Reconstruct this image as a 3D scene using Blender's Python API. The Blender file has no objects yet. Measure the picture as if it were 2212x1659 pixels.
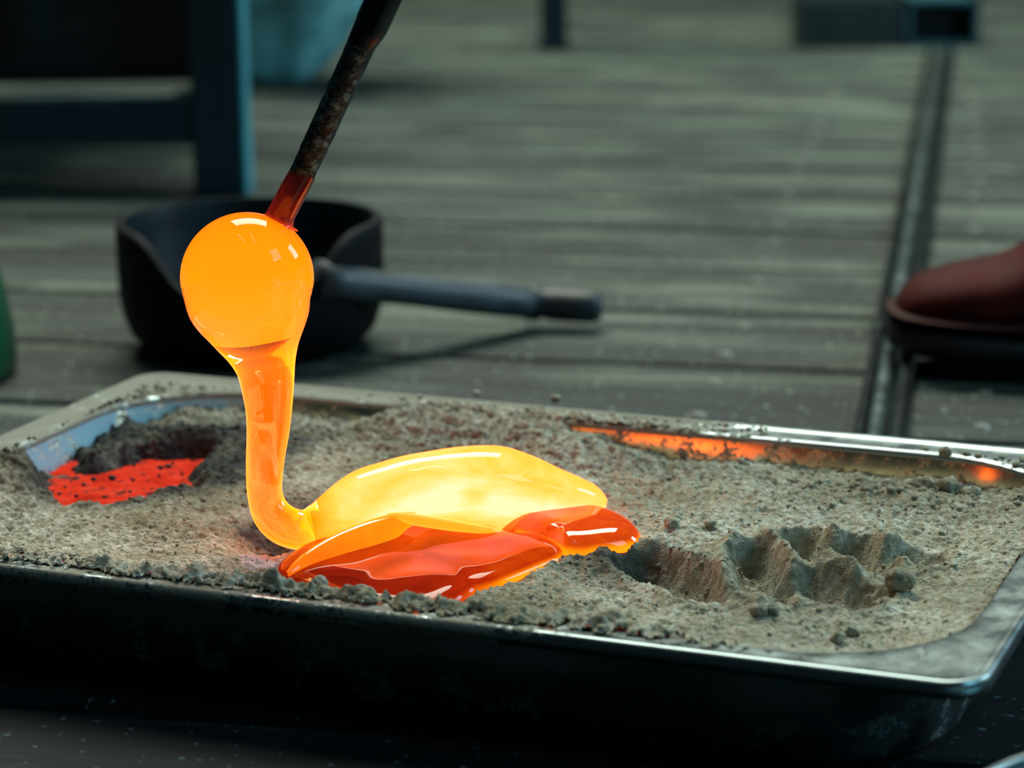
import bpy, bmesh, math, random
import numpy as np
from mathutils import Vector, Matrix, noise as mnoise

random.seed(4)
rng = np.random.default_rng(7)
sc = bpy.context.scene
COL = sc.collection

# ------------------------------------------------------------------ camera
F = 5443.0                      # focal length in pixels of the 2212 px wide frame
PITCH, ROLL = 0.2424, -0.0132
RIM = 0.055                     # height of the pan rim above the floor
CAMZ = RIM + 0.3226
cp, sp = math.cos(PITCH), math.sin(PITCH)
FW = np.array([0, cp, -sp]); UP0 = np.array([0, sp, cp]); R0 = np.array([1.0, 0, 0])
RT = math.cos(ROLL) * R0 + math.sin(ROLL) * UP0
UP = -math.sin(ROLL) * R0 + math.cos(ROLL) * UP0
EYE = np.array([0, 0, CAMZ])
cam_d = bpy.data.cameras.new('camera')
cam = bpy.data.objects.new('camera', cam_d); COL.objects.link(cam)
cam.matrix_world = Matrix(((RT[0], UP[0], -FW[0], 0), (RT[1], UP[1], -FW[1], 0), (RT[2], UP[2], -FW[2], CAMZ), (0, 0, 0, 1)))
cam_d.sensor_width = 36.0; cam_d.lens = F / 2212 * 36.0
cam_d.clip_start = 0.02; cam_d.clip_end = 60
cam_d.dof.use_dof = True; cam_d.dof.focus_distance = 1.085; cam_d.dof.aperture_fstop = 7.4
sc.camera = cam

# ------------------------------------------------------------------ world, lights, exposure
w = bpy.data.worlds.new('workshop_air'); sc.world = w; w.use_nodes = True
w.node_tree.nodes['Background'].inputs[0].default_value = (0.12, 0.36, 0.46, 1)
w.node_tree.nodes['Background'].inputs[1].default_value = 0.045
def area(name, loc, target, sx, sy, power, color):
    l = bpy.data.lights.new(name, 'AREA'); l.shape = 'RECTANGLE'; l.size = sx; l.size_y = sy
    l.energy = power; l.color = color
    o = bpy.data.objects.new(name, l); COL.objects.link(o); o.location = loc
    o.rotation_euler = (Vector(target) - Vector(loc)).to_track_quat('-Z', 'Y').to_euler()
    return o
area('skylight', (-0.1, 3.4, 3.2), (0.15, 2.0, 0), 2.6, 1.5, 200, (0.93, 1.0, 0.84))
area('cool_side_light', (2.7, 2.1, 1.25), (0.1, 1.15, 0.05), 0.8, 1.0, 42, (0.60, 0.88, 1.0))  # window on the right
area('cool_side_light', (2.3, -0.3, 1.7), (0.2, 1.0, 0.05), 1.0, 1.2, 22, (0.28, 0.78, 1.0))  # added bluish fill behind the camera, tints the rod and pan corner
for tx in (-0.75, 0.10):
    o = area('tube_lamp', (tx, 0.35, 2.7), (tx, 0.35, 0), 0.035, 1.2, 2.2, (0.95, 0.98, 1.0))
    o.rotation_euler = (0, 0, 0.35)
vs = sc.view_settings
sc.display_settings.display_device = 'sRGB'
vs.view_transform = 'Standard'; vs.look = 'None'; vs.gamma = 1.0; vs.use_curve_mapping = False; vs.exposure = 0.0
sc.cycles.use_denoising = True
sc.cycles.max_bounces = 10; sc.cycles.transmission_bounces = 8
sc.cycles.caustics_reflective = True; sc.cycles.sample_clamp_indirect = 6.0

# ------------------------------------------------------------------ geometry helpers
def ray(px, py):
    return FW + RT * ((px - 1106) / F) - UP * ((py - 829.5) / F)
def at_z(px, py, z):
    d = ray(px, py); return EYE + d * ((z - CAMZ) / d[2])
def at_y(px, py, Y):
    d = ray(px, py); return EYE + d * (Y / d[1])
TYAW = -0.3905
TU = np.array([math.cos(TYAW), math.sin(TYAW), 0]); TV = np.array([-TU[1], TU[0], 0])
TL, TW = 0.53, 0.325
TO = np.array([0.1659, 0.8451, 0]) - TU * TL        # near left corner of the pan
def tw(u, v, z): return TO + TU * u + TV * v + np.array([0, 0, z])
def uv(px, py, z):
    p = at_z(px, py, z) - TO; return float(p @ TU), float(p @ TV)

def tag(o, label=None, cat=None, group=None, kind=None):
    if label: o['label'] = label
    if cat: o['category'] = cat
    if group: o['group'] = group
    if kind: o['kind'] = kind
    return o
def empty(name, loc, rz=0.0):
    o = bpy.data.objects.new(name, None); o.empty_display_size = 0.05
    COL.objects.link(o); o.location = tuple(loc); o.rotation_euler = (0, 0, rz); return o
def link(name, me, mat, parent=None, smooth=True):
    if mat is not None: me.materials.append(mat)
    if smooth: me.polygons.foreach_set('use_smooth', [True] * len(me.polygons))
    o = bpy.data.objects.new(name, me); COL.objects.link(o)
    if parent is not None:
        o.parent = parent
        o.matrix_parent_inverse = (Matrix.Translation(parent.location) @ parent.rotation_euler.to_matrix().to_4x4()).inverted() if parent.type == 'EMPTY' else Matrix.Identity(4)
    return o
def mesh(name, verts, faces):
    me = bpy.data.meshes.new(name); me.from_pydata([tuple(map(float, v)) for v in verts], [], faces); me.update(); return me
def bmo(name, bm, mat, parent=None, smooth=True, auto=None):
    bmesh.ops.recalc_face_normals(bm, faces=bm.faces)
    me = bpy.data.meshes.new(name); bm.to_mesh(me); bm.free()
    o = link(name, me, mat, parent, smooth)
    if auto is not None: me.set_sharp_from_angle(angle=auto)
    return o
def box(bm, c, size, M=None, bev=0.0, seg=2):
    r = bmesh.ops.create_cube(bm, size=1.0)
    vs_ = r['verts']
    bmesh.ops.scale(bm, vec=size, verts=vs_)
    if bev:
        es = list({e for v in vs_ for e in v.link_edges})
        g = bmesh.ops.bevel(bm, geom=es, offset=bev, segments=seg, affect='EDGES', profile=0.6)
        vs_ = list({v for f in g['faces'] for v in f.verts} | {v for v in vs_ if v.is_valid})
        # all verts of this island
        seen = set(vs_); st = list(vs_)
        while st:
            v = st.pop()
            for e in v.link_edges:
                o = e.other_vert(v)
                if o not in seen: seen.add(o); st.append(o)
        vs_ = list(seen)
    bmesh.ops.translate(bm, vec=c, verts=vs_)
    if M is not None: bmesh.ops.transform(bm, matrix=M, verts=vs_)
    return vs_
def rings_mesh(name, rings, cap0=True, cap1=True):
    n = len(rings[0]); V = [p for r in rings for p in r]; Fc = []
    for i in range(len(rings) - 1):
        for j in range(n):
            k = (j + 1) % n
            Fc.append((i * n + j, i * n + k, (i + 1) * n + k, (i + 1) * n + j))
    if cap0:
        V.append(np.mean(np.array(rings[0]), 0)); c = len(V) - 1
        Fc += [(c, (j + 1) % n, j) for j in range(n)]
    if cap1:
        V.append(np.mean(np.array(rings[-1]), 0)); c = len(V) - 1; b = (len(rings) - 1) * n
        Fc += [(c, b + j, b + (j + 1) % n) for j in range(n)]
    me = mesh(name, V, Fc)
    bm = bmesh.new(); bm.from_mesh(me); bmesh.ops.recalc_face_normals(bm, faces=bm.faces); bm.to_mesh(me); bm.free()
    return me
def tube(path, radii, n=24, flat=1.0):
    """rings round a 3-D polyline"""
    path = [np.array(p, float) for p in path]; out = []
    for i, p in enumerate(path):
        t = path[min(i + 1, len(path) - 1)] - path[max(i - 1, 0)]; t /= np.linalg.norm(t)
        a = np.cross(t, [0, 0, 1.0]);
        if np.linalg.norm(a) < .1: a = np.cross(t, [0, 1.0, 0])
        a /= np.linalg.norm(a); b = np.cross(t, a)
        out.append([p + radii[i] * (a * math.cos(q) + b * flat * math.sin(q)) for q in np.linspace(0, 2 * math.pi, n, endpoint=False)])
    return out
def catmull(pts, m):
    """dense interpolation of rows of numbers"""
    P = np.array(pts, float); n = len(P); out = []
    for i in range(n - 1):
        p0, p1, p2, p3 = P[max(i - 1, 0)], P[i], P[i + 1], P[min(i + 2, n - 1)]
        for t in np.linspace(0, 1, m, endpoint=False):
            out.append(.5 * ((2 * p1) + (-p0 + p2) * t + (2 * p0 - 5 * p1 + 4 * p2 - p3) * t * t + (-p0 + 3 * p1 - 3 * p2 + p3) * t ** 3))
    out.append(P[-1]); return np.array(out)
def vnoise(x, y, s, seed=0):
    """smooth value noise on arrays, cell size s, range -1..1"""
    r = np.random.default_rng(seed); G = r.uniform(-1, 1, (512, 512))
    X = x / s + 200.3; Y = y / s + 177.7
    i = np.floor(X).astype(int); j = np.floor(Y).astype(int); fx = X - i; fy = Y - j
    fx = fx * fx * (3 - 2 * fx); fy = fy * fy * (3 - 2 * fy); i %= 511; j %= 511
    i1 = (i + 1) % 512; j1 = (j + 1) % 512
    return (G[i, j] * (1 - fx) + G[i1, j] * fx) * (1 - fy) + (G[i, j1] * (1 - fx) + G[i1, j1] * fx) * fy
def sstep(a, b, x):
    t = np.clip((x - a) / (b - a), 0, 1); return t * t * (3 - 2 * t)
def bump2(u, v, cu, cv, ru, rv): return np.exp(-((u - cu) / ru) ** 2 - ((v - cv) / rv) ** 2)

# ------------------------------------------------------------------ material helpers
class NT:
    def __init__(s, name):
        s.m = bpy.data.materials.new(name); s.m.use_nodes = True; s.t = s.m.node_tree
        s.bsdf = s.t.nodes['Principled BSDF']; s.out = s.t.nodes['Material Output']
    def n(s, typ, **kw):
        nd = s.t.nodes.new(typ)
        for k, v in kw.items():
            if k.startswith('i_'): nd.inputs[int(k[2:]) if k[2:].isdigit() else k[2:]].default_value = v
            else: setattr(nd, k, v)
        return nd
    def l(s, a, b): s.t.links.new(a, b)
    def coord(s, kind='Object', scale=(1, 1, 1), rot=(0, 0, 0)):
        tc = s.n('ShaderNodeTexCoord'); mp = s.n('ShaderNodeMapping'); s.l(tc.outputs[kind], mp.inputs[0])
        mp.inputs['Scale'].default_value = scale; mp.inputs['Rotation'].default_value = rot; return mp.outputs[0]
    def noise(s, vec, scale, detail=4, rough=.55, dist=0):
        nd = s.n('ShaderNodeTexNoise'); nd.inputs['Scale'].default_value = scale; nd.inputs['Detail'].default_value = detail
        nd.inputs['Roughness'].default_value = rough; nd.inputs['Distortion'].default_value = dist
        if vec is not None: s.l(vec, nd.inputs['Vector'])
        return nd.outputs[0]
    def ramp(s, fac, stops, interp='LINEAR'):
        r = s.n('ShaderNodeValToRGB'); cr = r.color_ramp; cr.interpolation = interp
        while len(cr.elements) > 1: cr.elements.remove(cr.elements[-1])
        cr.elements[0].position = stops[0][0]; cr.elements[0].color = (*stops[0][1], 1) if len(stops[0][1]) == 3 else stops[0][1]
        for p, c in stops[1:]:
            e = cr.elements.new(p); e.color = (*c, 1) if len(c) == 3 else c
        s.l(fac, r.inputs[0]); return r.outputs[0]
    def mix(s, fac, a, b, blend='MIX'):
        m = s.n('ShaderNodeMix', data_type='RGBA', blend_type=blend)
        for v, i in ((fac, 0), (a, 6), (b, 7)):
            if isinstance(v, (int, float)): m.inputs[i].default_value = v
            elif isinstance(v, tuple): m.inputs[i].default_value = (*v, 1)
            else: s.l(v, m.inputs[i])
        return m.outputs[2]
    def math(s, op, a, b=None, c=None):
        m = s.n('ShaderNodeMath', operation=op)
        for i, v in enumerate((a, b, c)):
            if v is None: continue
            if isinstance(v, (int, float)): m.inputs[i].default_value = v
            else: s.l(v, m.inputs[i])
        return m.outputs[0]
    def mr(s, v, a, b, c=0, d=1):
        m = s.n('ShaderNodeMapRange'); s.l(v, m.inputs[0])
        for i, q in enumerate((a, b, c, d)): m.inputs[i + 1].default_value = q
        return m.outputs[0]
    def bump(s, h, strength=.3, dist=.002):
        b = s.n('ShaderNodeBump'); b.inputs['Strength'].default_value = strength; b.inputs['Distance'].default_value = dist
        s.l(h, b.inputs['Height']); s.l(b.outputs[0], s.bsdf.inputs['Normal']); return b
    def set(s, **kw):
        for k, v in kw.items():
            k = k.replace('_', ' '); i = s.bsdf.inputs[k]
            if isinstance(v, (int, float, tuple)): i.default_value = v if not (isinstance(v, tuple) and len(v) == 3) else (*v, 1)
            else: s.l(v, i)
        return s
def simple(name, col, rough=.6, metal=0.0, var=.25, scale=40, bumps=.15, spec=.5):
    t = NT(name); c = t.coord()
    nz = t.noise(c, scale, 5, .6)
    lo = tuple(x * (1 - var) for x in col); hi = tuple(min(1, x * (1 + var)) for x in col)
    t.set(Base_Color=t.ramp(nz, [(.3, lo), (.7, hi)]), Roughness=t.mr(nz, .2, .8, max(rough - .1, .02), min(rough + .1, 1)), Metallic=metal, Specular_IOR_Level=spec)
    t.bump(nz, bumps, .002); return t.m

# ---- weathered boards
def wood(name, dark, mid, light, speck=True, rough=.75):
    t = NT(name); oi = t.n('ShaderNodeObjectInfo')
    tc = t.n('ShaderNodeTexCoord'); add = t.n('ShaderNodeVectorMath', operation='ADD'); t.l(tc.outputs['Object'], add.inputs[0])
    cb = t.n('ShaderNodeCombineXYZ'); t.l(t.math('MULTIPLY', oi.outputs['Random'], 37.0), cb.inputs[0]); t.l(t.math('MULTIPLY', oi.outputs['Random'], 11.0), cb.inputs[2]); t.l(cb.outputs[0], add.inputs[1])
    mp = t.n('ShaderNodeMapping'); t.l(add.outputs[0], mp.inputs[0]); mp.inputs['Scale'].default_value = (1, 11, 4)
    g = t.noise(mp.outputs[0], 2.6, 8, .66, .5)
    mp2 = t.n('ShaderNodeMapping'); t.l(add.outputs[0], mp2.inputs[0]); mp2.inputs['Scale'].default_value = (1, 2.2, 1)
    b = t.noise(mp2.outputs[0], 6.5, 4, .6)
    col = t.ramp(g, [(.34, dark), (.48, mid), (.63, light)])
    col = t.mix(t.mr(b, .38, .56, .85, 0.0), col, tuple(x * .30 for x in mid), 'MIX')
    hv = t.n('ShaderNodeHueSaturation'); t.l(col, hv.inputs['Color']); t.l(t.mr(oi.outputs['Random'], 0, 1, .70, 1.22), hv.inputs['Value'])
    col = hv.outputs[0]
    if speck:
        sp_ = t.noise(tc.outputs['Object'], 190, 2, .5)
        col = t.mix(t.mr(sp_, .66, .72), col, tuple(min(1, x * 2.2) for x in light))
    t.set(Base_Color=col, Roughness=rough, Specular_IOR_Level=(.15 if 'black' in name else .4)); t.bump(g, .5, .004); return t.m
M_PLANK = wood('weathered_grey_board', (.004, .008, .008), (.030, .045, .040), (.150, .176, .138))
M_PLANK_DARK = wood('shade_black_board', (.002, .004, .006), (.006, .011, .014), (.024, .044, .046), rough=.7)  # darker copy of the boards, shade of the front floor in its colour
M_SUB = simple('dark_joist_void', (.006, .007, .008), .9)

# ---- steel of the pan
def steel(name, dust, col=(.26, .31, .32), rough=.32, dirt=.5):
    t = NT(name); c = t.coord()
    a = t.noise(c, 9, 6, .6); b = t.noise(c, 60, 5, .65); f = t.noise(c, 420, 3, .6)
    fac = t.mr(a, .50, .68, 0, dirt)
    base = t.mix(fac, col, (.05, .055, .055))
    at = t.n('ShaderNodeAttribute', attribute_name='dust')
    d = t.math('ADD', at.outputs['Fac'], t.math('MULTIPLY', t.math('SUBTRACT', b, .5), 1.7))
    d = t.math('ADD', d, t.math('MULTIPLY', t.math('SUBTRACT', f, .5), .8))
    d = t.math('MULTIPLY', t.mr(d, .42, .60), dust)
    base = t.mix(d, base, (.22, .22, .18))
    pw = t.n('ShaderNodeAttribute', attribute_name='powder_sheen'); pf = t.math('MULTIPLY', pw.outputs['Fac'], t.mr(t.math('ADD', b, t.math('MULTIPLY', f, .4)), .55, .68))
    base = t.mix(pf, base, (.32, .58, .70)); d = t.math('MAXIMUM', d, pf)  # powder patch, with the sky's blue painted into its colour
    rg = t.math('ADD', t.mr(b, .3, .7, rough - .08, rough + .12), t.math('MULTIPLY', d, .6))
    t.set(Base_Color=base, Metallic=t.math('SUBTRACT', 1.0, d), Roughness=rg)
    h = t.math('ADD', t.math('MULTIPLY', b, .15), t.math('MULTIPLY', t.math('MULTIPLY', f, d), 1.2))
    t.bump(h, .35, .0012); return t.m
M_STEEL = steel('brushed_pan_steel', 1.0)
M_STEEL_IN = steel('glow_tinted_pan_wall', 1.0, (.82, .68, .46), .22, .22)  # brighter, warmer steel copy; paints in the glass's orange on the wall
M_STEEL2 = steel('worn_tray_steel', 0.25)

# ---- sand
def sand_mat():
    t = NT('coarse_casting_sand'); c = t.coord()
    g1 = t.noise(c, 900, 3, .7); g2 = t.noise(c, 260, 4, .65); g3 = t.noise(c, 32, 4, .6); g4 = t.noise(c, 11, 3, .5)
    col = t.ramp(g2, [(.30, (.22, .19, .125)), (.50, (.48, .470, .380)), (.70, (.80, .81, .73))])
    col = t.mix(t.mr(g3, .35, .65, 0, .5), col, (.34, .30, .19))
    col = t.mix(t.mr(g4, .42, .62, 0, .62), col, (.17, .155, .095))
    ch = t.n('ShaderNodeAttribute', attribute_name='char_shade'); pl = t.n('ShaderNodeAttribute', attribute_name='pale')
    col = t.mix(ch.outputs['Fac'], col, t.mix(t.mr(g2, .35, .7), (.018, .020, .020), (.085, .088, .085)))
    col = t.mix(pl.outputs['Fac'], col, (.62, .60, .66))
    t.set(Base_Color=col, Roughness=.95, Specular_IOR_Level=.25)
    h = t.math('ADD', t.math('MULTIPLY', g1, .5), g2); t.bump(h, 1.0, .0024); return t.m
M_SAND = sand_mat()

# ---- hot glass
HOT = [(0.0, (.020, .0015, .001)), (.14, (.16, .006, .002)), (.30, (.62, .030, .002)), (.44, (.95, .11, .002)), (.58, (1.0, .27, .002)),
       (.70, (1.0, .42, .004)), (.82, (1.0, .56, .035)), (.90, (1.0, .70, .085)), (.96, (1.0, .84, .24)), (1.0, (1.0, .95, .50))]
def hot_glass(name, trans=0.0, limb=.0, limb_blend=.35, namp=.06, nscale=25, strength=(1.0, 1.0), base=(1, .35, .04), emit=1.0, nstretch=(1, 1, 1), rough=.03, spec=.5, coat=.0, fade=False, redmul=4.8, ior=1.5):
    t = NT(name); c = t.coord(scale=nstretch)
    at = t.n('ShaderNodeAttribute', attribute_name='glow_heat')
    nz = t.noise(c, nscale, 4, .55, 1.0)
    h = t.math('ADD', at.outputs['Fac'], t.math('MULTIPLY', t.math('SUBTRACT', nz, .5), namp * 2))
    if limb:
        lw = t.n('ShaderNodeLayerWeight'); lw.inputs['Blend'].default_value = limb_blend
        h = t.math('ADD', h, t.math('MULTIPLY', t.math('POWER', lw.outputs['Facing'], 2.0), limb))
    col = t.ramp(h, HOT)
    st = t.mr(h, .4, 1.0, strength[0], strength[1])
    rm = t.n('ShaderNodeCombineXYZ'); t.l(t.mr(h, .50, .92, 1.0, redmul), rm.inputs[0]); rm.inputs[1].default_value = 1; rm.inputs[2].default_value = 1
    vm = t.n('ShaderNodeVectorMath', operation='MULTIPLY'); t.l(col, vm.inputs[0]); t.l(rm.outputs[0], vm.inputs[1]); col = vm.outputs[0]
    if fade: st = t.math('MULTIPLY', st, t.mr(at.outputs['Fac'], .05, .50))
    if fade: base = t.mix(t.mr(at.outputs['Fac'], .05, .50), (1, .97, .9), base)
    t.set(Base_Color=base, Roughness=rough, IOR=ior, Transmission_Weight=trans, Emission_Color=col, Emission_Strength=t.math('MULTIPLY', st, emit), Specular_IOR_Level=spec, Coat_Weight=coat)
    return t.m

def set_attr(me, name, vals):
    a = me.attributes.new(name, 'FLOAT', 'POINT'); a.data.foreach_set('value', np.asarray(vals, dtype=np.float32))

# ================================================================== FLOOR
PYAW = -0.215
PU = np.array([math.cos(PYAW), math.sin(PYAW), 0]); PV = np.array([-PU[1], PU[0], 0])
PW = 0.4249 * CAMZ; POFF = 3.7064 * CAMZ
bm = bmesh.new(); box(bm, (0, 0, -.06), (14, 12, .04))
floor = bmo('floor', bm, M_SUB, None, False); floor.rotation_euler = (0, 0, PYAW); floor.location = tuple(PV * 4)
tag(floor, 'grey weathered plank floor, darker in front of the pan with shade put into the colour', kind='structure')
bpy.context.view_layer.update()
FINV = floor.matrix_world.inverted()
def plank_mesh(i, length, width):
    bm = bmesh.new(); box(bm, (0, 0, -.0125), (length, width, .025), None, .0040, 2)
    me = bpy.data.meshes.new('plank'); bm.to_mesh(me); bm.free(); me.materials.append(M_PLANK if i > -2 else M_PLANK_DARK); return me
pmesh = {}
bm = bmesh.new(); bmesh.ops.create_cone(bm, cap_ends=True, segments=14, radius1=.0052, radius2=.0040, depth=.0016)
me_screw = bpy.data.meshes.new('screw'); bm.to_mesh(me_screw); bm.free()
M_SCREW = simple('shiny_screw_steel', (.26, .26, .23), .42, .6, .1)
me_screw.materials.append(M_SCREW)
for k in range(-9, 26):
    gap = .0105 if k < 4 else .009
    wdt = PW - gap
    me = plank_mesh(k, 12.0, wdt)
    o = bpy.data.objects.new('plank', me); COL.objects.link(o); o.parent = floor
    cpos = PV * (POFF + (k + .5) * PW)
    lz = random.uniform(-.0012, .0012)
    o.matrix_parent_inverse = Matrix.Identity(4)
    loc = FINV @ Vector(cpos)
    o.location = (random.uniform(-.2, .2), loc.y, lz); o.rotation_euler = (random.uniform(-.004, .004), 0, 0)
    if 0 <= k <= 9:
        for a in (-.2, -.038):
            for s in (-.30, .22):
                q = bpy.data.objects.new('screw', me_screw); COL.objects.link(q); q.parent = o
                p = FINV @ Vector(PU * (a - .006 * k + random.uniform(-.003, .003)) + cpos + PV * s * PW)
                q.location = (p.x - o.location.x, p.y - o.location.y, .0006)

# ================================================================== STEEL PAN
def rrect(u0, u1, v0, v1, r, n=10):
    pts = []
    for cu, cv, a0 in ((u1 - r, v0 + r, -90), (u1 - r, v1 - r, 0), (u0 + r, v1 - r, 90), (u0 + r, v0 + r, 180)):
        for i in range(n + 1):
            a = math.radians(a0 + 90 * i / n); pts.append((cu + r * math.cos(a), cv + r * math.sin(a)))
    # subdivide the long straights so the dust attribute can vary
    out = []
    for i, p in enumerate(pts):
        q = pts[(i + 1) % len(pts)]; out.append(p)
        if (i + 1) % (n + 1) == 0:
            for k in range(1, 24): out.append((p[0] + (q[0] - p[0]) * k / 24, p[1] + (q[1] - p[1]) * k / 24))
    return out
IU0, IU1, IV0, IV1, IR = .019, .512, .017, .305, .066   # inner opening
def ring_uv(u0, u1, v0, v1, r, z): return [tw(u, v, z) for u, v in rrect(u0, u1, v0, v1, r)]
pan = empty('steel_pan', tw(TL / 2, TW / 2, 0), TYAW)
tag(pan, 'deep rectangular stainless steel pan full of sand, standing on the floor boards', 'pan')
OR = .017
T = .0012
outer = [(0.0, RIM - .0065, -.0002), (0.0, RIM - .002, 0), (.0006, RIM - .0004, 0), (.002, RIM + .0002, 0), (.0042, RIM - .0008, 0), (.0055, RIM - .0012, 0)]
rim_rings = []
for ins, z, _ in outer: rim_rings.append(ring_uv(ins, TL - ins, ins, TW - ins, max(OR - ins, .006), z))
def lerp_ring(f, z, extra=0.0):
    a = (.0055, TL - .0055, .0055, TW - .0055, OR - .0055); b = (IU0, IU1, IV0, IV1, IR)
    c = [x + (y - x) * f for x, y in zip(a, b)]
    c[0] += extra; c[1] -= extra; c[2] += extra; c[3] -= extra
    return ring_uv(*c, z)
for f in (.33, .66, .9): rim_rings.append(lerp_ring(f, RIM - .0013))
rim_rings.append(lerp_ring(1.0, RIM - .0019)); rim_rings.append(lerp_ring(1.0, RIM - .0040, .0012))
nfront = len(rim_rings)
for ring in ((1.0, RIM - .0044, .0002), (1.0, RIM - .0030, -.001), (.66, RIM - .0026, 0), (.33, RIM - .0026, 0)):
    rim_rings.append(lerp_ring(*ring))
rim_rings.append(ring_uv(.0014, TL - .0014, .0014, TW - .0014, OR - .001, RIM - .0030)); rim_rings.append(ring_uv(.0012, TL - .0012, .0012, TW - .0012, OR, RIM - .0065))
me = rings_mesh('rim', rim_rings + [rim_rings[0]], False, False)
bm = bmesh.new(); bm.from_mesh(me); bmesh.ops.remove_doubles(bm, verts=bm.verts, dist=1e-5); bmesh.ops.recalc_face_normals(bm, faces=bm.faces); bm.to_mesh(me); bm.free()
def tuv(me):
    co = np.empty(len(me.vertices) * 3); me.vertices.foreach_get('co', co); co = co.reshape(-1, 3)
    return (co - TO) @ TU, (co - TO) @ TV, co
U, V, CO = tuv(me)
dust = .72 * np.exp(-((U) / .05) ** 2) + .80 * sstep(.27, .31, V) * (1 - sstep(.30, .40, U)) + .60 * (1 - sstep(.02, .05, V)) * (1 - sstep(.33, .42, U)) + .22 * sstep(.50, .53, U) * sstep(.04, .12, V)
set_attr(me, 'dust', dust)
rim = link('rim', me, M_STEEL, pan)
ring = []
wall = [(-.0006, RIM - .003), (.0010, RIM - .008), (.0024, RIM - .020), (.0042, RIM - .034), (.0065, .014), (.0085, .008), (.0125, .0035), (.020, .0012)]
for ins, z in wall: ring.append(ring_uv(IU0 + ins - .0014, IU1 - ins + .0014, IV0 + ins - .0014, IV1 - ins + .0014, max(IR - ins * .6, .03), z))
for ins, z in reversed(wall): ring.append(ring_uv(IU0 + ins, IU1 - ins, IV0 + ins, IV1 - ins, max(IR - ins * .6, .03), z + .0012))
outer_n = len(wall)
me = rings_mesh('basin', ring[:outer_n], False, True)
me2 = rings_mesh('basin_in', ring[outer_n:], True, False)
bm = bmesh.new(); bm.from_mesh(me); bm.from_mesh(me2)
for f in bm.faces: pass
bm.to_mesh(me); bm.free()
set_attr(me, 'dust', np.full(len(me.vertices), .30)); U, V, CO = tuv(me); set_attr(me, 'powder_sheen', sstep(.11, .06, U) * sstep(.14, .17, V) * (CO[:, 2] > .012))
basin = link('basin', me, M_STEEL, pan); me.materials.append(M_STEEL_IN)
np_ = len(rrect(IU0, IU1, IV0, IV1, IR)) * (outer_n - 1) + len(rrect(IU0, IU1, IV0, IV1, IR))
for i_, p_ in enumerate(me.polygons):
    if i_ >= np_: p_.material_index = 1

# ================================================================== SAND
def in_open(u, v):
    """signed distance (m) inside the rounded inner opening, positive inside"""
    cu, cv = (IU0 + IU1) / 2, (IV0 + IV1) / 2; hu, hv = (IU1 - IU0) / 2 - IR, (IV1 - IV0) / 2 - IR
    qx = np.abs(u - cu) - hu; qy = np.abs(v - cv) - hv
    return -(np.hypot(np.maximum(qx, 0), np.maximum(qy, 0)) + np.minimum(np.maximum(qx, qy), 0) - IR)
def capsule(u, v, a, b):
    a = np.array(a); b = np.array(b); d = b - a; t = np.clip(((u - a[0]) * d[0] + (v - a[1]) * d[1]) / (d @ d), 0, 1)
    return np.hypot(u - a[0] - d[0] * t, v - a[1] - d[1] * t), t
def poly_sdf(u, v, P):
    """signed distance to polygon, positive inside"""
    P = np.array(P); d = np.full(u.shape, 1e9); ins = np.zeros(u.shape, bool)
    for i in range(len(P)):
        a, b = P[i], P[(i + 1) % len(P)]; dd, _ = capsule(u, v, a, b); d = np.minimum(d, dd)
        c = ((a[1] > v) != (b[1] > v)) & (u < (b[0] - a[0]) * (v - a[1]) / (b[1] - a[1] + 1e-12) + a[0]); ins ^= c
    return np.where(ins, d, -d)
ZR = -.0205                                         # level of the red-hot sheet below the rim
SLAB_PX = [(88, 975), (80, 1030), (118, 1092), (200, 1104), (320, 1082), (420, 1056), (500, 1020), (500, 985), (420, 965), (300, 960), (180, 960)]
SHOW = [uv(x, y, RIM + (ZR if y < 1040 else -.0115)) for x, y in [(102, 990), (104, 1045), (124, 1083), (205, 1091), (310, 1071), (392, 1048), (402, 1022), (440, 1000), (330, 1003), (262, 1022), (170, 1036), (140, 1002)]]
def hz(px, py): return uv(px, py, RIM - .012)
HAND = [  # from, to (photo pixels), radius m, depth m
    ((1390, 1212), (1535, 1290), .0150, .0125),
    ((1625, 1195), (1650, 1300), .0120, .0120),
    ((1725, 1170), (1770, 1215), .0120, .0100),
    ((1835, 1190), (1870, 1235), .0130, .0105),
    ((1745, 1275), (1840, 1300), .0150, .0090),
    ((1960, 1215), (2010, 1225), .0100, .0060)]
RIDGES = [((1585, 1175), (1640, 1330), .0055, .0045), ((1685, 1180), (1715, 1290), .005, .004), ((1795, 1235), (1840, 1262), .005, .004), ((1900, 1165), (1930, 1200), .006, .004)]
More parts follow.
